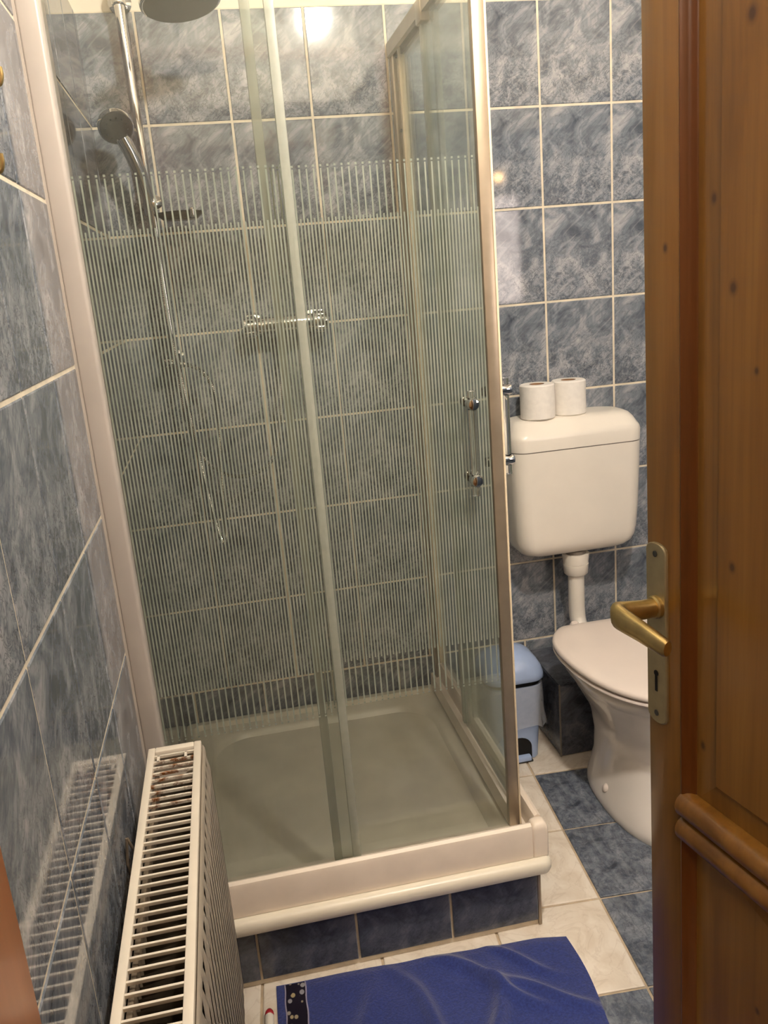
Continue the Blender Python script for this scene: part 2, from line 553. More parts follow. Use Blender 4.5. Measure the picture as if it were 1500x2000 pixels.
# floor tiles: a white border round the shower and the back wall, blue inside, laid a little askew
FT = 0.248
fa = math.radians(-4.0)
e1 = Vector((math.cos(fa), math.sin(fa))); e2 = Vector((-math.sin(fa), math.cos(fa)))
O = Vector((0.889, -1.058))
def clip_poly(poly, xmin, xmax, ymin, ymax):
    def cl(p, f):
        out = []
        for i in range(len(p)):
            a, b = p[i], p[(i + 1) % len(p)]
            fa_, fb_ = f(a), f(b)
            if fa_ >= 0: out.append(a)
            if (fa_ >= 0) != (fb_ >= 0):
                out.append(a.lerp(b, fa_ / (fa_ - fb_)))
        return out
    for f in (lambda q: q.x - xmin, lambda q: xmax - q.x, lambda q: q.y - ymin, lambda q: ymax - q.y):
        if poly: poly = cl(poly, f)
    return poly
for i in range(-5, 5):
    for j in range(-5, 6):
        c = O + e1 * ((i + 0.5) * FT) + e2 * ((j + 0.5) * FT)
        hh = FT / 2 - 0.003
        poly = [c + e1 * (sx * hh) + e2 * (sy * hh) for sx, sy in ((-1, -1), (1, -1), (1, 1), (-1, 1))]
        full = len(poly)
        p2 = clip_poly(poly, 0.003, XR - 0.003, YF + 0.003, -0.012)
        if len(p2) < 3: continue
        ar = abs(sum(p2[k].x * p2[(k + 1) % len(p2)].y - p2[(k + 1) % len(p2)].x * p2[k].y for k in range(len(p2)))) / 2
        if ar < 0.0008: continue
        if c.x < 0.66 and c.y > -0.72: continue          # under the shower tray
        white = j >= 3 or (i < 0 and j >= 0) or i < -3
        mat = M_FWHITE if white else M_FBLUE
        ins = [q + (c - q).normalized() * 0.003 for q in p2]
        rings = [[(q.x - c.x, q.y - c.y, -0.006) for q in p2], [(q.x - c.x, q.y - c.y, -0.0012) for q in p2], [(q.x - c.x, q.y - c.y, 0.0) for q in ins]]
        bm = bmesh.new(); loft(bm, rings)
        fin('tile', bm, mat, floor, loc=(c.x, c.y, 0))

# hall behind the camera (seen only in reflections, carries the warm hall light)
hf = box('floor_hall', (-1.0, 2.2, -4.2, YF - 0.13, -0.12, -0.004), M_HFLOOR); setp(hf, kind='structure')
hc = box('ceiling_hall', (-1.0, 2.2, -4.2, YF - 0.13, CEIL, CEIL + 0.1), M_PAINT); setp(hc, kind='structure')
for nm, d in (('wall_hall_back', (-1.0, 2.2, -4.3, -4.2, -0.12, CEIL)), ('wall_hall_left', (-1.1, -1.0, -4.2, YF - 0.13, -0.12, CEIL)),
              ('wall_hall_right', (2.2, 2.3, -4.2, YF - 0.13, -0.12, CEIL))):
    setp(box(nm, d, M_HALL), kind='structure')

# door frame
t1 = box('trim_1', (OX0, 0.149, YF - 0.14, YF + 0.02, 0.0, OZ), M_JAMB, bev=0.004); setp(t1, kind='structure')
box('casing', (0.05, 0.130, YF, YF + 0.016, 0.0, OZ + 0.05), M_JAMB, t1, bev=0.003)
t2 = box('trim_2', (OX1 - 0.031, OX1, YF - 0.14, YF + 0.02, 0.0, OZ), M_JAMB, bev=0.004); setp(t2, kind='structure')
t3 = box('trim_3', (0.149, OX1 - 0.031, YF - 0.14, YF + 0.02, OZ - 0.03, OZ), M_JAMB, bev=0.004); setp(t3, kind='structure')

# ------------------------------------------------------------------ door leaf
dx = Vector((0.152, -0.988)).normalized()
door = empty('door_1', (0.655 + dx.x * 0.0215, -1.5 + dx.y * 0.0215, 0.0))
door.rotation_euler = Euler((0, 0, 0))
door.matrix_world = Matrix.Translation(door.location) @ Matrix.Rotation(math.atan2(dx.y, dx.x), 4, 'Z') @ Matrix.Rotation(-0.0208, 4, 'Y')
setp(door, 'varnished pine panelled door standing open with a brass lever handle', None, None, 'structure')
LW = 0.60
box('stile', (0.0, 0.053, 0.0, 0.038, 0.02, 1.98), M_DOORP, door, bev=0.002)
box('stile', (LW - 0.075, LW, 0.0, 0.038, 0.02, 1.98), M_DOORP, door, bev=0.002)
box('rail', (0.053, LW - 0.075, 0.0, 0.038, 0.02, 0.15), M_DOORP, door, bev=0.002)
box('rail', (0.053, LW - 0.075, 0.0, 0.038, 1.86, 1.98), M_DOORP, door, bev=0.002)
box('rail', (0.053, LW - 0.075, 0.010, 0.034, 0.742, 0.790), M_DOORP, door)
# mouldings that run down both stiles, an ogee dropping to the panels
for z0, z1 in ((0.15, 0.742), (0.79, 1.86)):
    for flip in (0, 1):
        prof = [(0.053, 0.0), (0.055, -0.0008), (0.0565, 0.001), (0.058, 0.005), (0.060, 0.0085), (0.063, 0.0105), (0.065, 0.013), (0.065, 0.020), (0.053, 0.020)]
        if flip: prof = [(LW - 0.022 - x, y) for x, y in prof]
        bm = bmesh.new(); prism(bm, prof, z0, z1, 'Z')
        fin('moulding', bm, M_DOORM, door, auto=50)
for zc, sgn in ((0.7805, 1), (0.7515, -1)):
    bm = bmesh.new()
    prof = [(0.012, zc - 0.0140)] + [(0.004 - 0.013 * math.sin(PI * k / 8), zc - 0.0140 * math.cos(PI * k / 8)) for k in range(9)] + [(0.012, zc + 0.0140)]
    prism(bm, prof, 0.054, LW - 0.076, 'X')
    fin('moulding', bm, M_DOORP, door, auto=50)
def raised(name, s0, s1, z0, z1, f0, f1, g0, g1, ya, yb):
    bm = bmesh.new()
    a = [(s0, ya, z0), (s1, ya, z0), (s1, ya, z1), (s0, ya, z1)]
    k = 0.003
    b = [(f0 - k, yb + 0.004, g0 - k), (f1 + k, yb + 0.004, g0 - k), (f1 + k, yb + 0.004, g1 + k), (f0 - k, yb + 0.004, g1 + k)]
    c = [(f0, yb, g0), (f1, yb, g0), (f1, yb, g1), (f0, yb, g1)]
    d = [(s0, 0.030, z0), (s1, 0.030, z0), (s1, 0.030, z1), (s0, 0.030, z1)]
    loft(bm, [d, a, b, c])
    return fin(name, bm, M_DOORP, door)
raised('panel', 0.060, LW - 0.082, 0.140, 0.745, 0.181, LW - 0.20, 0.20, 0.706, 0.0125, 0.004)
raised('panel', 0.060, LW - 0.082, 0.785, 1.870, 0.100, LW - 0.12, 0.826, 1.83, 0.0125, 0.006)
# lock furniture
PX, PZ0, PZ1 = 0.018, 0.862, 1.068
bm = bmesh.new()
out = []
for k in range(9): out.append((PX + 0.0165 * math.cos(PI * k / 8), PZ1 - 0.009 + 0.009 * math.sin(PI * k / 8)))
for k in range(9): out.append((PX - 0.0165 * math.cos(PI * k / 8), PZ0 + 0.009 - 0.009 * math.sin(PI * k / 8)))
rings = [[(x, 0.0, z) for x, z in out], [(x, -0.0022, z) for x, z in out], [(PX + (x - PX) * 0.9, -0.0034, (z - 0.965) * 0.994 + 0.965) for x, z in out]]
loft(bm, rings)
plate = fin('lock_plate', bm, M_PLATE, door, auto=30)
setp(plate, 'narrow champagne metal lock plate')
for z in (1.056, 0.874):
    bm = bmesh.new(); lathe(bm, [(0.0034, 0.003), (0.0034, 0.0042), (0.0024, 0.0046)], (PX, 0, z), (0, -1, 0), 12)
    fin('screw', bm, M_DARKR, plate, smooth=False)
bm = bmesh.new()
bx(bm, PX - 0.0018, PX + 0.0018, -0.0041, -0.0030, 0.900, 0.922)
lathe(bm, [(0.0034, 0.003), (0.0034, 0.0041)], (PX, 0, 0.921), (0, -1, 0), 14)
fin('keyhole', bm, M_BLACK, plate)
lv = bmesh.new()
lathe(lv, [(0.0125, 0.003), (0.0125, 0.0075), (0.011, 0.009)], (PX + 0.002, 0, 0.998), (0, -1, 0), 24)
fin('lever_collar', lv, M_BRASS, door, auto=40)
bm = bmesh.new()
def oval(c, d, up, hw, hh, n=16):
    d = Vector(d).normalized(); up = Vector(up); s = d.cross(up).normalized(); u = s.cross(d).normalized(); c = Vector(c)
    return [c + s * (math.cos(2 * PI * k / n) * hw) + u * (math.sin(2 * PI * k / n) * hh) for k in range(n)]
zl = 0.998
rings = [oval((PX + 0.002, -0.004, zl), (0, -1, 0), (0, 0, 1), 0.0095, 0.0100),
         oval((PX + 0.002, -0.020, zl), (0, -1, 0), (0, 0, 1), 0.0090, 0.0105),
         oval((PX + 0.000, -0.040, zl + 0.0015), (0, -1, 0), (0, 0, 1), 0.0085, 0.0115),
         oval((PX - 0.001, -0.0480, zl + 0.001), (0.55, -1, 0), (0, 0, 1), 0.0105, 0.0130),
         oval((PX + 0.006, -0.0520, zl - 0.001), (1, -0.6, 0), (0, 0, 1), 0.0095, 0.0135),
         oval((PX + 0.016, -0.0515, zl - 0.002), (1, 0.10, -0.1), (0, 0, 1), 0.0085, 0.0130),
         oval((PX + 0.040, -0.0500, zl - 0.005), (1, 0.10, -0.1), (0, 0, 1), 0.0075, 0.0115),
         oval((PX + 0.074, -0.0480, zl - 0.010), (1, 0.10, -0.1), (0, 0, 1), 0.0070, 0.0098),
         oval((PX + 0.077, -0.0478, zl - 0.010), (1, 0.10, -0.1), (0, 0, 1), 0.0050, 0.0080)]
loft(bm, rings)
setp(fin('lever_handle', bm, M_BRASS, door, auto=45), 'brushed brass lever bent back towards the hinges')

# ------------------------------------------------------------------ shower plinth and tray
PY, PXR = -0.850, 0.757
pl = empty('shower_plinth', (0.38, PY, 0))
pl_p = lambda o: (setattr(o, 'parent', pl), setattr(o, 'location', Vector(o.location) - pl.location))
setp(pl, 'low plinth of dark blue tiles carrying the shower tray', 'plinth')
bm = bmesh.new()
bx(bm, 0.003, PXR - 0.006, PY + 0.006, -0.012, 0.0, 0.055)
bx(bm, 0.003, PXR - 0.006, PY + 0.006, PY + 0.05, 0.055, 0.139)
bx(bm, PXR - 0.05, PXR - 0.006, PY + 0.05, -0.012, 0.055, 0.139)
o = fin('core', bm, M_GROUT); pl_p(o)
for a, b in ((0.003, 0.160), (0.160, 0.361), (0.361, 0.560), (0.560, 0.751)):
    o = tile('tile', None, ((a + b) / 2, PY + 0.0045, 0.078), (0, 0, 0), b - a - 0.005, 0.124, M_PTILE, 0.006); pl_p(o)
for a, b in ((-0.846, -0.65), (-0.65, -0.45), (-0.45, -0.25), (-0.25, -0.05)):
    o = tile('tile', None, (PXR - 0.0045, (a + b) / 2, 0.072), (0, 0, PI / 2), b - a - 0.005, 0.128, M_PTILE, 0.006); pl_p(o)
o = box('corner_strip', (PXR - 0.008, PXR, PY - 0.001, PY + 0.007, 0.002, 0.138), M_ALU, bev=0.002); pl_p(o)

tray = empty('shower_tray', (0.39, -0.43, 0.14))
setp(tray, 'white square shower tray with a rounded lip and shallow basin', 'shower tray')
bm = bmesh.new()
TX0, TX1, TY0, TY1 = 0.002, 0.780, -0.872, -0.012
cx, cy = (TX0 + TX1) / 2, (TY0 + TY1) / 2
hx, hy = (TX1 - TX0) / 2, (TY1 - TY0) / 2
rings = [rrect(cx, cy, hx - 0.012, hy - 0.012, 0.016, 0.1395, 8), rrect(cx, cy, hx - 0.003, hy - 0.003, 0.02, 0.142, 8), rrect(cx, cy, hx, hy, 0.022, 0.150, 8),
         rrect(cx, cy, hx, hy, 0.022, 0.160, 8), rrect(cx, cy, hx - 0.003, hy - 0.003, 0.02, 0.168, 8), rrect(cx, cy, hx - 0.010, hy - 0.010, 0.018, 0.172, 8),
         rrect(cx, cy, hx - 0.026, hy - 0.026, 0.02, 0.171, 8), rrect(cx, cy, hx - 0.030, hy - 0.030, 0.03, 0.158, 8), rrect(cx, cy, hx - 0.068, hy - 0.068, 0.09, 0.157, 8),
         rrect(cx, cy, hx - 0.080, hy - 0.080, 0.10, 0.150, 8), rrect(cx, cy, hx - 0.098, hy - 0.098, 0.11, 0.090, 8), rrect(cx, cy, hx - 0.115, hy - 0.115, 0.11, 0.078, 8),
         rrect(cx, cy, hx - 0.18, hy - 0.18, 0.09, 0.074, 8), rrect(cx, cy, 0.05, 0.05, 0.05, 0.068, 8)]
rings = [[(x - 0.39, y + 0.43, z - 0.14) for x, y, z in r] for r in rings]
loft(bm, rings)
fin('basin', bm, M_TRAY, tray, auto=50)
bm = bmesh.new(); lathe(bm, [(0.034, 0.0), (0.034, 0.003), (0.03, 0.005), (0.012, 0.004)], (0, -0.012, -0.0715), (0, 0, 1), 24)
fin('drain', bm, M_CHROME, tray, auto=40)

# ------------------------------------------------------------------ shower enclosure
enc = empty('shower_enclosure', (0.0, 0.0, 0.172))
ez = -0.172
setp(enc, 'corner shower enclosure of striped greenish glass with sliding doors', 'shower enclosure')
def E_(o):
    o.parent = enc
    o.location = (o.location.x, o.location.y, o.location.z + ez)
    return o
ZB, ZT = 0.214, 1.905
# bottom rails (outer lip, channel, inner ridge) and corner cap
def rail_prof(sgn, off, wd=0.072):
    raw = [(0.0, 0.1725), (0.0, 0.236), (0.003, 0.245), (0.010, 0.249), (0.017, 0.246), (0.020, 0.238), (0.021, 0.198), (0.034, 0.198), (0.035, 0.214), (wd - 0.002, 0.214), (wd, 0.1725)]
    return [(off + sgn * a, z) for a, z in raw]
bm = bmesh.new(); prism(bm, rail_prof(1, -0.852), 0.036, 0.742, 'X')
E_(setp(fin('bottom_rail', bm, M_RAILW, auto=35), 'white lacquered bottom rail'))
bm = bmesh.new(); prism(bm, rail_prof(-1, 0.776, 0.046), -0.818, -0.030, 'Y')
E_(fin('bottom_rail', bm, M_RAILW, auto=35))
bm = bmesh.new()
capz = [(0.1728, 0.0), (0.236, 0.0), (0.245, 0.003), (0.2495, 0.009)]
rings = []
for z, i in capz:
    hx_, hy_ = 0.0180 - i, 0.0175 - i
    rings.append(rrect(0.7600, -0.8350, hx_, hy_, 0.0075, z, 6))
loft(bm, rings)
E_(fin('corner_cap', bm, M_RAILW, auto=40))
# top rails
bm = bmesh.new(); prism(bm, [(-0.845, ZT), (-0.845, 1.945), (-0.765, 1.945), (-0.765, ZT), (-0.79, ZT), (-0.79, 1.925), (-0.82, 1.925), (-0.82, ZT)], 0.036, 0.775, 'X')
E_(fin('top_rail', bm, M_ALU))
bm = bmesh.new(); prism(bm, [(0.775, ZT - 0.018), (0.775, 1.918), (0.738, 1.918), (0.738, ZT - 0.018), (0.748, ZT - 0.018), (0.748, 1.908), (0.766, 1.908), (0.766, ZT - 0.018)], -0.775, -0.012, 'Y')
E_(fin('top_rail', bm, M_ALU))
# wall profiles: a wide white one on the left wall, an aluminium one on the back wall
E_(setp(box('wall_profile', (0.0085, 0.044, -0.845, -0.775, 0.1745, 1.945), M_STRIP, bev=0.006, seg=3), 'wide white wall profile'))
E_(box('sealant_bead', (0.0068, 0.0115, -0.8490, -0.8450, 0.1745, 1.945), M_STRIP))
bm = bmesh.new()
prism(bm, [(0.745, -0.0085), (0.745, -0.034), (0.749, -0.036), (0.758, -0.030), (0.766, -0.036), (0.776, -0.036), (0.779, -0.033), (0.779, -0.0085)], 0.1745, 1.915, 'Z')
wp = E_(fin('wall_profile', bm, M_ALU, auto=30))
for z in (1.885, 1.715, 0.6):
    bm = bmesh.new(); lathe(bm, [(0.004, 0), (0.004, 0.004)], (0.7575, -0.030, z), (0, -1, 0), 12)
    fin('screw', bm, M_DARKR, wp)

ZS0, ZS1, ZD0, ZD1 = 0.556, 1.548, 0.650, 1.464
def stripes(bm, u0, u1, axis, plane, th=0.0004):
    """printed stripes: every second one long with a dot at both ends, the ones between shorter"""
    n = int(round((u1 - u0) / 0.0060)); st = (u1 - u0) / n
    def q(a0, a1, z0, z1):
        if axis == 'X': vs = ((a0, plane, z0), (a1, plane, z0), (a1, plane, z1), (a0, plane, z1))
        else: vs = ((plane, a0, z0), (plane, a1, z0), (plane, a1, z1), (plane, a0, z1))
        bm.faces.new([bm.verts.new(v) for v in vs])
    for k in range(n):
        c = u0 + (k + 0.5) * st
        if k % 2 == 0:
            q(c - 0.00135, c + 0.00135, ZS0 + 0.006, ZS1 - 0.006)
            for z in (ZS0, ZS1 - 0.0035): q(c - 0.0018, c + 0.0018, z, z + 0.0035)
        else:
            q(c - 0.00135, c + 0.00135, ZD0, ZD1)
def pane(name, axis, u0, u1, plane, th, uprof, label):
    """glass pane along an axis; its printed stripes and the edge profiles are children"""
    if axis == 'X': g = box(name, (u0, u1, plane, plane + th, ZB, ZT), M_GLASS)
    else: g = box(name, (plane - th, plane, u0, u1, ZB, ZT), M_GLASS)
    E_(g); setp(g, label)
    bm = bmesh.new()
    stripes(bm, u0 + 0.004, u1 - 0.004, axis, plane - 0.0002 if axis == 'X' else plane + 0.0002)
    s = fin('printed_stripes', bm, M_STRIPE, g); s['kind'] = 'stuff'
    for (a, b, mat, dep) in uprof:
        if axis == 'X': d = (a, b, plane - dep, plane + th + dep, ZB + 0.001, ZT - 0.001)
        else: d = (plane - th - dep, plane + dep, a, b, ZB + 0.001, ZT - 0.001)
        p = box('edge_profile', d, mat, g, bev=0.0015)
    return g
fx = pane('fixed_pane', 'X', 0.040, 0.385, -0.818, 0.005, [(0.372, 0.388, M_CLEARP, 0.004)], 'fixed front glass pane with white stripes')
sd = pane('sliding_door', 'X', 0.338, 0.728, -0.792, 0.005, [(0.336, 0.352, M_CLEARP, 0.004), (0.712, 0.7335, M_ALU, 0.006), (0.7335, 0.7380, M_MAG, 0.0065)], 'sliding front glass door with white stripes')
fs = pane('fixed_pane', 'Y', -0.385, -0.030, 0.768, 0.005, [(-0.388, -0.372, M_CLEARP, 0.004), (-0.045, -0.033, M_MAG, 0.003)], 'fixed side glass pane by the back wall')
ss = pane('sliding_door', 'Y', -0.744, -0.335, 0.751, 0.005, [(-0.352, -0.335, M_CLEARP, 0.004), (-0.744, -0.730, M_ALU, 0.004)], 'sliding side glass door next to the toilet')
# bar handles on the two sliding doors
def handle(parent, axis, u, plane, outward):
    """clear bar on two chrome knobs, a knob on the inner side too"""
    def P(o, z): return (u, plane + outward * o, z) if axis == 'X' else (plane + outward * o, u, z)
    d = (0, outward, 0) if axis == 'X' else (outward, 0, 0)
    bm = bmesh.new(); tube(bm, [P(0.030, 0.955), P(0.030, 1.149)], 0.0078, 16)
    fin('handle_bar', bm, M_ACRY, parent, auto=40)
    for z in (0.984, 1.126):
        bm = bmesh.new(); lathe(bm, [(0.006, 0.0), (0.006, 0.016), (0.0105, 0.018), (0.0115, 0.022), (0.0115, 0.038), (0.0095, 0.0425), (0.004, 0.044)], P(0, z), d, 24)
        fin('handle_knob', bm, M_CHROME, parent, auto=40)
        dn = tuple(-x for x in d); b2 = bmesh.new()
        lathe(b2, [(0.006, 0.006), (0.010, 0.008), (0.010, 0.016), (0.007, 0.019)], P(0, z), dn, 20)
        fin('handle_knob', b2, M_DCHROME, parent, auto=40)
handle(sd, 'X', 0.671, -0.792, -1)
handle(ss, 'Y', -0.683, 0.751, 1)
# roller clip on the side rail
bm = bmesh.new(); bx(bm, 0.735, 0.757, -0.375, -0.330, 1.870, 1.915, bev=0.004)
E_(fin('roller_clip', bm, M_ALU, auto=40))
for o in [c for c in COL.objects if c.parent in (sd, ss, fx, fs)]:
    pass

# ------------------------------------------------------------------ shower fittings
colm = empty('shower_column', (0.118, -0.06, 1.15))
setp(colm, 'chrome shower column with overhead rose and round soap dish', 'shower column')
def C_(o):
    o.parent = colm; o.location = Vector(o.location) - Vector((0.118, -0.06, 1.15)); return o
bm = bmesh.new(); tube(bm, [(0.124, -0.06, 1.17), (0.112, -0.06, 2.06)], 0.0115, 16)
C_(fin('riser_pipe', bm, M_CHROME, auto=40))
arm = spline([(0.112, -0.06, 2.055), (0.112, -0.062, 2.09), (0.125, -0.085, 2.115), (0.165, -0.155, 2.11), (0.215, -0.245, 2.07), (0.243, -0.290, 2.02), (0.25, -0.30, 1.975)], 8)
bm = bmesh.new(); tube(bm, arm, 0.0095, 14)
C_(fin('overhead_arm', bm, M_CHROME, auto=40))
hd = Vector((0.10, -0.16, -1)).normalized()
bm = bmesh.new(); lathe(bm, [(0.012, -0.045), (0.020, -0.040), (0.030, -0.026), (0.074, -0.014), (0.084, -0.006), (0.084, 0.002), (0.079, 0.004)], (0.250, -0.30, 1.940), hd, 40)
rose = C_(fin('overhead_rose', bm, M_CHROME, auto=40))
bm = bmesh.new(); lathe(bm, [(0.078, 0.0035), (0.078, 0.0055), (0.05, 0.007), (0.01, 0.0072)], (0.250, -0.30, 1.940), hd, 40)
nz_ = fin('nozzle_plate', bm, M_DARKR, rose, auto=40)
for z in (2.025, 1.20):
    xx = 0.124 - (z - 1.17) * 0.0135
    bm = bmesh.new()
    lathe(bm, [(0.027, 0.0), (0.027, 0.006), (0.020, 0.011), (0.010, 0.014), (0.010, 0.052)], (xx, -0.009, z), (0, -1, 0), 28)
    lathe(bm, [(0.015, -0.018), (0.016, -0.014), (0.016, 0.014), (0.015, 0.018)], (xx, -0.06, z), (0, 0, 1), 24)
    C_(fin('wall_bracket', bm, M_CHROME, auto=40))
# slider with the hand-shower cradle and a round soap dish
bm = bmesh.new()
lathe(bm, [(0.013, -0.026), (0.017, -0.022), (0.017, 0.022), (0.013, 0.026)], (0.1185, -0.06, 1.572), (0, 0, 1), 24)
lathe(bm, [(0.010, 0.0), (0.012, 0.022), (0.016, 0.026), (0.016, 0.042), (0.010, 0.046)], (0.120, -0.065, 1.572), (0.35, -1, 0.1), 24)
C_(fin('slider', bm, M_CHROME, auto=40))
dish = bmesh.new()
lathe(dish, [(0.040, -0.010), (0.055, 0.002), (0.057, 0.006), (0.054, 0.006), (0.040, -0.006), (0.004, -0.007)], (0.186, -0.105, 1.543), (0, 0, 1), 36)
sdish = C_(setp(fin('soap_dish', dish, M_SOAP, auto=40), 'round smoky clear soap dish'))
bm = bmesh.new(); lathe(bm, [(0.007, -0.012), (0.008, -0.008), (0.008, 0.006), (0.005, 0.009)], (0.216, -0.152, 1.545), (0, 0, 1), 16)
fin('drain_stud', bm, M_CHROME, sdish, auto=40)
bm = bmesh.new(); lathe(bm, [(0.010, 0.0), (0.014, 0.004), (0.014, 0.03), (0.010, 0.036)], (0.118, -0.06, 1.198), (-0.6, -0.8, 0), 20)
C_(fin('diverter_knob', bm, M_CHROME, auto=40))

hs = empty('hand_shower', (0.123, -0.088, 1.50))
setp(hs, 'chrome hand shower with a round black spray face in its cradle', 'hand shower')
def H_(o):
    o.parent = hs; o.location = Vector(o.location) - Vector((0.123, -0.088, 1.50)); return o
hp = spline([(0.124, -0.092, 1.50), (0.122, -0.096, 1.56), (0.112, -0.108, 1.62), (0.098, -0.124, 1.675), (0.082, -0.136, 1.715)], 6)
nn = len(hp)
bm = bmesh.new(); tube(bm, hp, [0.010 + 0.0065 * min(1, k / (nn * 0.45)) for k in range(nn)], 18)
H_(fin('grip', bm, M_CHROME, auto=50))
fd = Vector((0.16, -0.80, -0.55)).normalized()
hc_ = Vector((0.072, -0.145, 1.738))
bm = bmesh.new(); lathe(bm, [(0.006, -0.030), (0.020, -0.027), (0.034, -0.016), (0.040, -0.004), (0.040, 0.004), (0.037, 0.008)], hc_, fd, 36)
hh_ = H_(fin('head', bm, M_CHROME, auto=50))
bm = bmesh.new(); lathe(bm, [(0.036, 0.006), (0.035, 0.011), (0.028, 0.0135), (0.004, 0.014)], hc_, fd, 36)
face = fin('spray_face', bm, M_DARKR, hh_, auto=40)
fa_, fb_ = frame_of(fd)
bm = bmesh.new()
for k in range(12):
    t = 2 * PI * k / 12
    lathe(bm, [(0.0022, 0.011), (0.0018, 0.0155)], hc_ + (fa_ * math.cos(t) + fb_ * math.sin(t)) * 0.0245, fd, 8)
fin('nozzle', bm, M_CHROME, hh_)

def hose(name, pts, label):
    p = resample(spline(pts, 24), 0.0022)
    bm = bmesh.new(); tube(bm, p, [0.0062 if k % 2 else 0.0050 for k in range(len(p))], 10)
    o = fin(name, bm, M_CHROME, smooth=False)
    setp(o, label, 'hose')
    return o
hose('shower_hose', [(0.124, -0.092, 1.497), (0.119, -0.098, 1.40), (0.120, -0.100, 1.30), (0.130, -0.1, 1.209), (0.144, -0.1, 1.04), (0.157, -0.1, 0.891), (0.171, -0.1, 0.770), (0.181, -0.1, 0.724),
                      (0.190, -0.1, 0.734), (0.195, -0.1, 0.803), (0.199, -0.1, 0.886), (0.208, -0.1, 1.007), (0.213, -0.1, 1.085), (0.203, -0.1, 1.145), (0.180, -0.1, 1.178), (0.147, -0.096, 1.193), (0.104, -0.085, 1.198)],
     'ribbed chrome hose hanging from the hand shower in a long loop')
hose('mixer_hose', [(0.124, -0.062, 1.168), (0.126, -0.075, 1.10), (0.138, -0.08, 1.025), (0.158, -0.08, 0.955), (0.198, -0.08, 0.909), (0.249, -0.08, 0.889), (0.304, -0.08, 0.899), (0.342, -0.08, 0.933), (0.363, -0.08, 0.999), (0.388, -0.075, 1.150), (0.400, -0.07, 1.238)],
     'short chrome hose curving below the shower mixer to the riser')

mx = empty('shower_mixer', (0.41, -0.06, 1.265))
setp(mx, 'chrome two-inlet shower mixer on the tiles behind the glass', 'tap')
def X_(o):
    o.parent = mx; o.location = Vector(o.location) - Vector((0.41, -0.06, 1.265)); return o
bm = bmesh.new(); lathe(bm, [(0.010, -0.075), (0.020, -0.070), (0.022, -0.05), (0.022, 0.05), (0.020, 0.070), (0.010, 0.075)], (0.41, -0.065, 1.268), (1, 0, 0), 28)
lathe(bm, [(0.011, 0.0), (0.011, 0.03)], (0.40, -0.068, 1.262), (0, 0, -1), 18)
X_(fin('body', bm, M_CHROME, auto=40))
for x in (0.335, 0.485):
    bm = bmesh.new(); lathe(bm, [(0.034, 0.0), (0.034, 0.004), (0.028, 0.016), (0.014, 0.02), (0.014, 0.052)], (x, -0.009, 1.268), (0, -1, 0), 28)
    X_(fin('wall_rose', bm, M_CHROME, auto=40))
for x, s in ((0.335, -1), (0.485, 1)):
    bm = bmesh.new(); lathe(bm, [(0.020, -0.004), (0.026, 0.0), (0.027, 0.012), (0.023, 0.032), (0.012, 0.037)], (x, -0.065, 1.268), (s, 0, 0), 24)
    for k in range(5):
        t = 2 * PI * k / 5
        c = Vector((x + s * 0.014, -0.065 + 0.026 * math.cos(t), 1.268 + 0.026 * math.sin(t)))
        lathe(bm, [(0.006, -0.010), (0.006, 0.010)], c, (1, 0, 0), 10)
    X_(fin('turn_handle', bm, M_CHROME, auto=40))

# ------------------------------------------------------------------ cistern, rolls, toilet
cs = empty('toilet_cistern', (1.166, 0.0, 0.56))
setp(cs, 'white plastic wall-hung cistern with a flush pipe above the toilet', 'cistern')
def S_(o):
    o.parent = cs; o.location = Vector(o.location) - Vector((1.166, 0.0, 0.56)); return o
def crs(hw, dep, r, z, y0=-0.010):
    return rrect(1.166, y0 - dep / 2, hw, dep / 2, r, z, 7)
bm = bmesh.new()
prof = [(0.118, 0.100, 0.562), (0.140, 0.116, 0.5640), (0.158, 0.128, 0.571), (0.170, 0.138, 0.583), (0.177, 0.144, 0.600), (0.181, 0.147, 0.625), (0.185, 0.150, 0.70), (0.188, 0.152, 0.80), (0.189, 0.153, 0.872)]
loft(bm, [crs(h, d, 0.042, z) for h, d, z in prof])
S_(fin('tank', bm, M_PLASTW, auto=50))
bm = bmesh.new(); loft(bm, [crs(0.1875, 0.1515, 0.042, 0.8715), crs(0.1875, 0.1515, 0.042, 0.8755)])
S_(fin('seam', bm, M_SEAM))
bm = bmesh.new()
prof = [(0.1895, 0.1535, 0.042, 0.875), (0.1900, 0.154, 0.042, 0.905), (0.188, 0.152, 0.042, 0.915), (0.184, 0.147, 0.042, 0.922), (0.176, 0.135, 0.040, 0.938), (0.168, 0.124, 0.038, 0.948), (0.158, 0.114, 0.036, 0.953), (0.13, 0.09, 0.03, 0.955)]
loft(bm, [crs(h, d, r, z) for h, d, r, z in prof])
S_(setp(fin('cistern_lid', bm, M_PLASTW, auto=50), 'rounded white cistern lid'))
bm = bmesh.new(); lathe(bm, [(0.030, 0.520), (0.036, 0.523), (0.039, 0.548), (0.039, 0.5525)], (1.170, -0.10, 0), (0, 0, 1), 28)
lathe(bm, [(0.030, 0.488), (0.034, 0.492), (0.037, 0.522)], (1.170, -0.10, 0), (0, 0, 1), 28)
S_(fin('pipe_collar', bm, M_PLASTW, auto=40))
bm = bmesh.new(); lathe(bm, [(0.030, 0.552), (0.030, 0.563)], (1.170, -0.10, 0), (0, 0, 1), 28)
S_(fin('pipe_nut', bm, M_SEAM, auto=40))
fp = [Vector((1.170, -0.10, 0.50)), Vector((1.170, -0.10, 0.40))] + spline([(1.170, -0.10, 0.385), (1.171, -0.104, 0.350), (1.172, -0.122, 0.325), (1.174, -0.16, 0.315), (1.175, -0.213, 0.315)], 6)
bm = bmesh.new(); tube(bm, fp, 0.0235, 22)
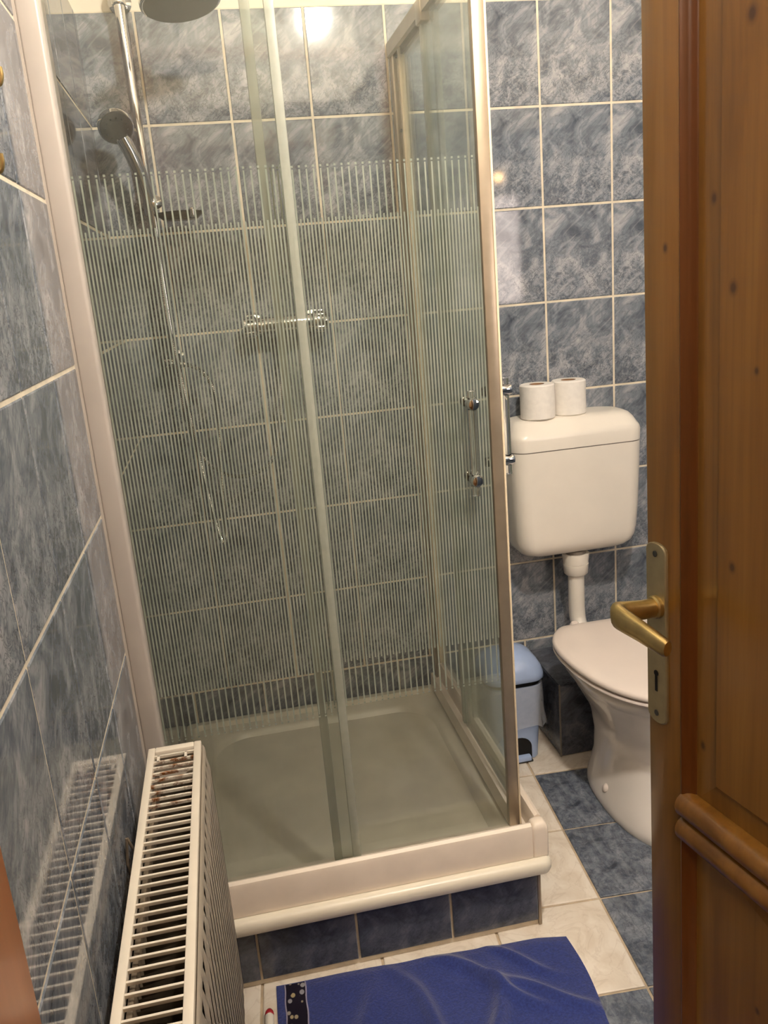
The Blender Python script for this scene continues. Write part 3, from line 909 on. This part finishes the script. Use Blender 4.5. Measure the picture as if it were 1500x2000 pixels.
S_(fin('flush_pipe', bm, M_PLASTW, auto=40))

def roll(loc, label):
    e = empty('toilet_roll', loc)
    setp(e, label, 'toilet roll', 'toilet rolls on the cistern')
    bm = bmesh.new()
    r, h = 0.0475, 0.094
    pr = [(0.020, 0.001), (r - 0.003, 0.0), (r, 0.003), (r, h - 0.003), (r - 0.003, h), (0.0205, h)]
    lathe(bm, pr, (0, 0, 0), (0, 0, 1), 40, caps=False)
    fin('paper', bm, M_PAPER, e, auto=40)
    bm = bmesh.new(); lathe(bm, [(0.0208, 0.001), (0.0208, h - 0.0005), (0.0195, h - 0.0005), (0.0195, 0.002), (0.002, 0.002)], (0, 0, 0), (0, 0, 1), 32, caps=False)
    fin('cardboard_core', bm, M_CARD, e, auto=40)
    return e
roll((1.074, -0.088, 0.9545), 'toilet paper roll on the cistern, the one nearer the shower')
roll((1.172, -0.072, 0.9548), 'toilet paper roll on the cistern, the one nearer the door')

TX = 1.178
wc = empty('toilet', (TX, -0.5, 0))
setp(wc, 'white ceramic floor-standing toilet with its lid closed', 'toilet')
def T_(o):
    o.parent = wc; o.location = Vector(o.location) - Vector((TX, -0.5, 0)); return o
def oring(hw, yb, yf, z, n=48, pb=2.6, pf=2.15, ym=None):
    ym = (yb + yf) / 2 if ym is None else ym
    pts = []
    for k in range(n):
        t = 2 * PI * k / n
        c, s = math.cos(t), math.sin(t)
        p = pb if s > 0 else pf
        x = hw * math.copysign(abs(c) ** (2 / p), c)
        y = ym + (yb - ym if s > 0 else ym - yf) * math.copysign(abs(s) ** (2 / p), s)
        pts.append((TX + x, y, z))
    return pts
bm = bmesh.new()
prof = [(0.122, -0.300, -0.735, 0.0), (0.124, -0.298, -0.738, 0.010), (0.121, -0.300, -0.732, 0.024), (0.110, -0.305, -0.700, 0.05), (0.096, -0.31, -0.655, 0.09), (0.086, -0.30, -0.62, 0.14), (0.085, -0.28, -0.60, 0.18),
        (0.095, -0.264, -0.605, 0.215), (0.116, -0.235, -0.630, 0.255), (0.138, -0.222, -0.660, 0.295), (0.154, -0.215, -0.684, 0.325), (0.157, -0.213, -0.688, 0.333), (0.164, -0.212, -0.697, 0.337), (0.169, -0.212, -0.704, 0.358), (0.170, -0.213, -0.705, 0.366), (0.165, -0.22, -0.70, 0.371)]
loft(bm, [oring(h, b, f, z, ym=-0.47 if z > 0.2 else None) for h, b, f, z in prof])
T_(setp(fin('bowl', bm, M_CERAMIC, auto=60), 'ceramic bowl on a waisted foot'))
half = [(0, -0.243), (0.095, -0.2432), (0.126, -0.251), (0.157, -0.286), (0.177, -0.332), (0.1855, -0.385), (0.186, -0.435), (0.181, -0.500), (0.167, -0.570), (0.140, -0.635), (0.100, -0.688), (0.052, -0.716), (0, -0.724)]
hp2 = [(p.x, p.y) for p in spline([(x, y, 0) for x, y in half], 5)]
outl = hp2 + [(-x, y) for x, y in hp2[1:-1]][::-1]
def lring(off, z):
    c = (0.0, -0.47)
    res = []
    for x, y in outl:
        v = Vector((x - c[0], y - c[1])); L = v.length
        v = v * ((L - off) / L)
        res.append((TX + c[0] + v.x, c[1] + v.y, z))
    return res
bm = bmesh.new(); loft(bm, [lring(0.010, 0.3705), lring(0.004, 0.3715), lring(0.001, 0.376), lring(0.003, 0.3805), lring(0.012, 0.382)])
T_(fin('seat', bm, M_LID, auto=50))
bm = bmesh.new(); loft(bm, [lring(0.014, 0.3822), lring(0.012, 0.386), lring(0.002, 0.3868), lring(0.0, 0.391), lring(0.002, 0.397), lring(0.008, 0.4005), lring(0.03, 0.4025), lring(0.10, 0.4035)])
T_(setp(fin('seat_lid', bm, M_LID, auto=50), 'closed D-shaped white lid'))
for s in (-1, 1):
    bm = bmesh.new(); lathe(bm, [(0.014, 0.0), (0.014, 0.02), (0.009, 0.026)], (TX + s * 0.07, -0.229, 0.370), (0, 0, 1), 16)
    T_(fin('hinge', bm, M_LID, auto=40))
    bm = bmesh.new(); lathe(bm, [(0.012, -0.004), (0.012, 0.008), (0.008, 0.012), (0.002, 0.0135)], (TX + s * 0.104, -0.500, 0.046), (s * 0.85, 0, 0.5), 18)
    T_(fin('bolt_cap', bm, M_LID, auto=40))

# tiled box behind the toilet
tb = empty('tiled_pipe_box', (1.13, -0.13, 0))
setp(tb, 'low dark blue tiled pipe boxing between the bin and toilet', 'pipe boxing')
def B_(o):
    o.parent = tb; o.location = Vector(o.location) - Vector((1.13, -0.13, 0)); return o
BXL, BXR, BY, BZ = 1.045, 1.36, -0.258, 0.226
B_(box('core', (BXL + 0.006, BXR - 0.006, BY + 0.006, -0.0095, 0.0, BZ - 0.006), M_FGROUT))
for a, b in ((BXL, 1.20), (1.20, BXR)):
    B_(tile('tile', None, ((a + b) / 2, BY + 0.0055, BZ / 2), (0, 0, 0), b - a - 0.003, BZ - 0.008, M_PTILE))
    B_(tile('tile', None, ((a + b) / 2, (BY - 0.0095) / 2, BZ - 0.0055), (-PI / 2, 0, 0), b - a - 0.003, -BY - 0.014, M_PTILE))
B_(tile('tile', None, (BXL + 0.0055, (BY - 0.0095) / 2, BZ / 2), (0, 0, -PI / 2), -BY - 0.014, BZ - 0.008, M_PTILE))
B_(box('edge_strip', (BXL - 0.0005, BXL + 0.0035, BY - 0.0005, BY + 0.0035, 0.002, BZ), M_SEAM))

# ------------------------------------------------------------------ pedal bin
bn = empty('pedal_bin', (0.928, -0.168, 0))
setp(bn, 'light blue plastic pedal bin with a clear liner, squeezed beside the shower', 'bin')
BH = 0.232
def brr(hx_, hy_, r, z): return rrect(0, 0, hx_, hy_, r, z, 7)
bm = bmesh.new()
loft(bm, [brr(0.058, 0.066, 0.022, 0.0), brr(0.062, 0.070, 0.024, 0.003), brr(0.066, 0.073, 0.028, 0.06), brr(0.078, 0.080, 0.036, BH - 0.012), brr(0.080, 0.081, 0.038, BH), brr(0.076, 0.077, 0.036, BH), brr(0.062, 0.068, 0.026, 0.02)], cap1=True)
body = fin('body', bm, M_BIN, bn, auto=50)
# arched pedal recess on the front
bm = bmesh.new()
arc = [(-0.036, 0.001)] + [(-0.036 * math.cos(PI * k / 12), 0.045 + 0.030 * math.sin(PI * k / 12)) for k in range(13)] + [(0.036, 0.001)]
prism(bm, arc, -0.0756, -0.062, 'Y')
fin('pedal_recess', bm, M_BLACK, bn)
bm = bmesh.new(); bx(bm, -0.026, 0.030, -0.092, -0.06, 0.007, 0.022, bev=0.004)
fin('pedal', bm, M_BIN, bn, auto=40)
bm = bmesh.new(); bx(bm, -0.034, 0.036, -0.085, 0.03, 0.0, 0.006, bev=0.001)
fin('base_plate', bm, M_DARKR, bn)
bm = bmesh.new(); loft(bm, [brr(0.074, 0.074, 0.036, BH), brr(0.074, 0.074, 0.036, BH + 0.018)])
fin('lid_gap', bm, M_BLACK, bn)
bm = bmesh.new()
loft(bm, [brr(0.084, 0.084, 0.040, BH + 0.015), brr(0.087, 0.087, 0.042, BH + 0.019), brr(0.086, 0.086, 0.042, BH + 0.031), brr(0.081, 0.081, 0.042, BH + 0.049), brr(0.072, 0.072, 0.042, BH + 0.065), brr(0.058, 0.058, 0.040, BH + 0.078), brr(0.038, 0.038, 0.03, BH + 0.086), brr(0.014, 0.014, 0.012, BH + 0.089)])
fin('bin_lid', bm, M_BIN, bn, auto=60)
# liner hanging over the rim
bm = bmesh.new()
def wob(ring, amp, seed, zamp=0.0):
    rr_ = random.Random(seed); out = []
    ph = [rr_.random() * 6.28 for _ in range(4)]
    for k, (x, y, z) in enumerate(ring):
        t = 2 * PI * k / len(ring)
        w = math.sin(3 * t + ph[0]) + 0.7 * math.sin(7 * t + ph[1]) + 0.5 * math.sin(11 * t + ph[2])
        L = math.hypot(x, y)
        out.append((x * (1 + amp * w / L), y * (1 + amp * w / L), z + zamp * math.sin(2 * t + ph[3]) + zamp * 0.5 * math.sin(5 * t + ph[1])))
    return out
def brx(hx_, hy_, r, z): return rrect(0, 0, hx_, hy_, r, z, 11)
loft(bm, [brx(0.075, 0.076, 0.036, BH + 0.0005), brx(0.082, 0.083, 0.039, BH + 0.002), wob(brx(0.084, 0.085, 0.040, BH - 0.03), 0.0006, 1), wob(brx(0.085, 0.086, 0.040, BH - 0.08), 0.0014, 2, 0.003), wob(brx(0.088, 0.088, 0.042, 0.115), 0.003, 3, 0.012), wob(brx(0.090, 0.090, 0.044, 0.092), 0.003, 3, 0.02)], False, False)
fin('bin_liner', bm, M_BAG, bn, auto=60)

# ------------------------------------------------------------------ radiator
RX0, RX1, RY1, RY0, RZ0, RZ1 = 0.027, 0.118, -0.908, -1.708, 0.055, 0.600
rad = empty('radiator', ((RX0 + RX1) / 2, (RY0 + RY1) / 2, RZ0))
setp(rad, 'white panel radiator with a slatted top grille, rusty at the far end', 'radiator')
def A_(o):
    o.parent = rad; o.location = Vector(o.location) - rad.location; return o
# grille frame
bm = bmesh.new()
for d in ((RX0, RX0 + 0.0125, RY0, RY1), (RX1 - 0.0125, RX1, RY0, RY1), (RX0 + 0.0125, RX1 - 0.0125, RY1 - 0.016, RY1), (RX0 + 0.0125, RX1 - 0.0125, RY0, RY0 + 0.016)):
    bx(bm, d[0], d[1], d[2], d[3], RZ1 - 0.014, RZ1, bev=0.0018)
A_(fin('grille_frame', bm, M_RAD, auto=40))
pitch_ = 0.0186
k = 0; y = RY1 - 0.016 - 0.012
while y > RY0 + 0.02:
    m_ = M_RUST if 1 <= k <= 8 else M_RAD
    # angled blade
    bm = bmesh.new()
    prism(bm, [(0.0022, 0.0), (0.0022, -0.0016), (0.0008, -0.0050), (-0.0008, -0.0050), (-0.0012, -0.0016), (-0.0012, 0.0)], RX0 + 0.0115, RX1 - 0.0115, 'X')
    o = fin('slat', bm, m_, loc=(0, y, RZ1 - 0.0015)); A_(o)
    y -= pitch_; k += 1
for xx, yy in ((0.046, RY1 - 0.037), (0.092, RY1 - 0.037)):
    A_(box('grille_clip', (xx - 0.0022, xx + 0.0022, yy - 0.010, yy + 0.010, RZ1 - 0.006, RZ1 - 0.0015), M_RAD))
# ribbed front panel, rounded upper edge
bm = bmesh.new()
outer = []
ny = 24
ys = [RY1 - 0.006 - (RY1 - RY0 - 0.012) * i / (ny * 4) for i in range(ny * 4 + 1)]
pz = [(RZ0, 0.0), (RZ0 + 0.03, 1.0), (RZ1 - 0.05, 1.0), (RZ1 - 0.024, 0.0), (RZ1 - 0.012, -0.6), (RZ1 - 0.006, -2.4)]
grid = []
for z, m in pz:
    row = []
    for i, yv in enumerate(ys):
        rib = (0.0, 0.0045, 0.0045, 0.0)[i % 4]
        base = 0.1235 + (0.0016 * min(m, 0) * 1.0)
        row.append(bm.verts.new((base + (rib if m > 0.5 else 0.0), yv, z)))
    grid.append(row)
for a, b in zip(grid, grid[1:]):
    for i in range(len(ys) - 1): bm.faces.new((a[i], a[i + 1], b[i + 1], b[i]))
bmesh.ops.solidify(bm, geom=bm.faces[:], thickness=0.004)
A_(setp(fin('front_panel', bm, M_RAD, auto=30), 'white front panel with fine upright ribs'))
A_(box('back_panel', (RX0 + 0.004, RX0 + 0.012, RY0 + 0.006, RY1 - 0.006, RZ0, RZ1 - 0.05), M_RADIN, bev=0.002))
for yv in (RY0, RY1):
    s = 1 if yv == RY0 else -1
    A_(box('end_plate', (RX0 + 0.002, RX1 - 0.001, min(yv + s * 0.002, yv + s * 0.0035), max(yv + s * 0.002, yv + s * 0.0035), RZ0 + 0.02, RZ1 - 0.013), M_RAD))
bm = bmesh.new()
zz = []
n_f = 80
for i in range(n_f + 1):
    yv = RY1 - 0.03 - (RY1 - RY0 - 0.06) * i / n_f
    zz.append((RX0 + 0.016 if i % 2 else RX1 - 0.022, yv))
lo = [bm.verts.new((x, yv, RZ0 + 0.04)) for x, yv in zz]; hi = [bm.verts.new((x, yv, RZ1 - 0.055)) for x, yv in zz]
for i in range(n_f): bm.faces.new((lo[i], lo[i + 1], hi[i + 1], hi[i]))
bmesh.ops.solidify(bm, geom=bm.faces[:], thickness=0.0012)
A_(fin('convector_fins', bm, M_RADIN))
# wall bracket behind it
for yv in (-1.165, -1.55):
    bm = bmesh.new()
    tube(bm, [(0.015, yv, 0.603), (0.0105, yv - 0.004, 0.565), (0.014, yv - 0.006, 0.535), (0.024, yv - 0.003, 0.55), (0.0225, yv, 0.580), (0.0155, yv, 0.603)], 0.0022, 8)
    bx(bm, 0.0085, 0.031, yv - 0.012, yv + 0.012, 0.47, 0.537)
    A_(fin('wall_bracket', bm, M_RADIN))

# ------------------------------------------------------------------ towel on the floor
tw = empty('bath_towel', (0.48, -1.1, 0))
setp(tw, 'royal blue terry towel with a spotted ribbon laid on the floor', 'towel')
def tw_pt(u, v, lift=0.0):
    """u 0..1 across, v 0 far edge .. 1 near edge"""
    x0 = 0.186 - 0.02 * v; x1 = 0.790 - 0.012 * v + 0.006 * math.sin(9 * v)
    x = x0 + (x1 - x0) * u
    yt = -0.862 - 0.030 * u * u - 0.014 * math.sin(PI * u) * 0.3 - 0.012 * max(0, u - 0.9) * 10 * 0.6
    y = yt + (-1.42 - yt) * v
    h = 0.0075
    def fold(cx_, cy_, ang, wid, amp, ln):
        dx_, dy_ = x - cx_, y - cy_
        a = dx_ * math.cos(ang) + dy_ * math.sin(ang); b = -dx_ * math.sin(ang) + dy_ * math.cos(ang)
        b += 0.012 * math.sin(a * 22)
        return 1.6 * amp * math.exp(-(b / wid) ** 2) * math.exp(-(a / ln) ** 2)
    h += fold(0.47, -1.02, math.radians(112), 0.014, 0.010, 0.12)
    h += fold(0.60, -0.97, math.radians(-42), 0.013, 0.013, 0.11)
    h += fold(0.70, -1.03, math.radians(-28), 0.012, 0.010, 0.10)
    h += fold(0.67, -0.93, math.radians(-35), 0.010, 0.008, 0.07)
    h += fold(0.58, -1.08, math.radians(75), 0.016, 0.012, 0.12)
    h += fold(0.35, -0.99, math.radians(80), 0.018, 0.006, 0.10)
    h += 0.0018 * math.sin(31 * x + 4) * math.sin(27 * y)
    edge = min(u, 1 - u, v) / 0.03
    if edge < 1: h *= 0.55 + 0.45 * max(edge, 0)
    return Vector((x - 0.48, y + 1.1, max(h, 0.003) + lift))
nu, nv = 110, 90
bm = bmesh.new()
gr = [[bm.verts.new(tw_pt(i / nu, j / nv)) for i in range(nu + 1)] for j in range(nv + 1)]
for j in range(nv):
    for i in range(nu): bm.faces.new((gr[j][i], gr[j + 1][i], gr[j + 1][i + 1], gr[j][i + 1]))
# skirt down to the floor
ed = gr[0][:] + [r[-1] for r in gr[1:]] + gr[-1][-2::-1] + [r[0] for r in gr[-2:0:-1]]
sk = [bm.verts.new((v.co.x, v.co.y, 0.0005)) for v in ed]
for i in range(len(ed)):
    j = (i + 1) % len(ed); bm.faces.new((ed[i], ed[j], sk[j], sk[i]))
bm.faces.new(sk)
fin('cloth', bm, M_TOWEL, tw, auto=70)
def strip(name, ua, ub, lift, mat, n=6):
    bm = bmesh.new()
    g = [[bm.verts.new(tw_pt(ua + (ub - ua) * i / n + 0.0012 * math.sin(j * 0.6), 0.006 + 0.99 * j / nv, lift)) for i in range(n + 1)] for j in range(nv + 1)]
    for j in range(nv):
        for i in range(n): bm.faces.new((g[j][i], g[j + 1][i], g[j + 1][i + 1], g[j][i + 1]))
    bmesh.ops.solidify(bm, geom=bm.faces[:], thickness=0.0004)
    return fin(name, bm, mat, tw)
setp(strip('ribbon', 0.030, 0.094, 0.0008, M_BAND), 'dark ribbon with pale spots')
strip('piping', 0.026, 0.0305, 0.0012, M_PIPING, 2)
strip('piping', 0.0935, 0.098, 0.0012, M_PIPING, 2)

# small tube lying by the towel
st = empty('cosmetic_tube', (0.168, -0.925, 0.009))
setp(st, 'tiny white tube with a glossy red cap beside the blue towel', 'tube')
bm = bmesh.new(); lathe(bm, [(0.006, -0.002), (0.0085, 0.0), (0.0088, 0.012), (0.0085, 0.045), (0.006, 0.047)], (0, -0.012, 0), (-0.05, -1, 0), 20)
fin('barrel', bm, M_PLASTW, st, auto=40)
bm = bmesh.new(); lathe(bm, [(0.0015, -0.0165), (0.0055, -0.0145), (0.0082, -0.009), (0.0088, -0.003), (0.007, 0.0)], (0, -0.012, 0.0), (-0.05, -1, 0), 20)
fin('cap', bm, M_RED, st, auto=60)

# hooks on the left wall at the edge of the view
def hook(y, z, label):
    e = empty('wall_hook', (0.0085, y, z)); setp(e, label, 'hook', 'brass hooks on the tiled side wall')
    bm = bmesh.new(); lathe(bm, [(0.012, 0.0), (0.012, 0.003), (0.006, 0.006)], (0, 0, 0), (1, 0, 0), 20)
    fin('base', bm, M_BRASS, e, auto=40)
    bm = bmesh.new(); tube(bm, spline([(0.004, 0, 0), (0.010, 0, -0.006), (0.018, 0, -0.010), (0.022, 0, -0.002), (0.022, 0, 0.008)], 6), 0.003, 10)
    fin('prong', bm, M_BRASS, e, auto=50)
hook(-1.150, 1.618, 'brass coat hook on the side wall, the higher one')
hook(-1.235, 1.512, 'brass coat hook on the side wall, the lower one')

# ------------------------------------------------------------------ lamps and mirror cabinet (the room's own lights)
def bulb(parent, rgb, watts, r):
    """the glowing opal globe of a lamp: a spherical light of that size"""
    ld = bpy.data.lights.new('globe_light', 'POINT')
    ld.energy = watts; ld.color = rgb; ld.shadow_soft_size = r
    lo_ = bpy.data.objects.new('globe_light', ld)
    COL.objects.link(lo_); lo_.parent = parent
cl = empty('ceiling_lamp', CEIL_LAMP)
setp(cl, 'round glowing globe lamp on the bathroom ceiling', 'lamp')
bulb(cl, (1.0, 0.92, 0.83), CEIL_WATTS, 0.05)
bm = bmesh.new(); lathe(bm, [(0.13, 0.058), (0.135, 0.062), (0.06, 0.10), (0.06, CEIL - CEIL_LAMP[2] - 0.0005)], (0, 0, 0), (0, 0, 1), 24)  # unseen dish, widened to keep the lamp's light off the ceiling
fin('shield_canopy', bm, M_PLASTW, cl, auto=40)
hl = empty('hall_lamp', HALL_LAMP)
setp(hl, 'warm globe pendant hanging in the hall behind the doorway', 'lamp')
bulb(hl, (1.0, 0.80, 0.62), HALL_WATTS, 0.09)
bm = bmesh.new(); lathe(bm, [(0.045, 0.094), (0.05, 0.105), (0.006, 0.115), (0.006, CEIL - HALL_LAMP[2] - 0.0005)], (0, 0, 0), (0, 0, 1), 20)
fin('stem', bm, M_PLASTW, hl, auto=40)
mc = empty('mirror_cabinet', (1.60, YF + 0.008, 1.19))
setp(mc, 'white cabinet with a frosted lit front on the wall beside the door', 'cabinet')
box('carcass', (-0.20, 0.17, 0.001, 0.12, 0.0, 0.52), M_PLASTW, mc, bev=0.004)
box('lit_front', (-0.19, 0.16, 0.121, 0.131, 0.008, 0.512), lamp_mat('frosted_glow', (1.0, 0.82, 0.74), 9.0), mc)
bl = empty('cabinet_lamp', CAB_LAMP)
setp(bl, 'small warm bulb above the wall cabinet', 'lamp')
bulb(bl, (1.0, 0.58, 0.24), CAB_WATTS, 0.022)
bm = bmesh.new(); tube(bm, [(0, 0, 0.029), (0, 0, 0.05), (0, -0.03, 0.06), (0, YF + 0.008 - CAB_LAMP[1] + 0.0005, 0.06)], 0.008, 12)
fin('arm', bm, M_CHROME, bl, auto=50)
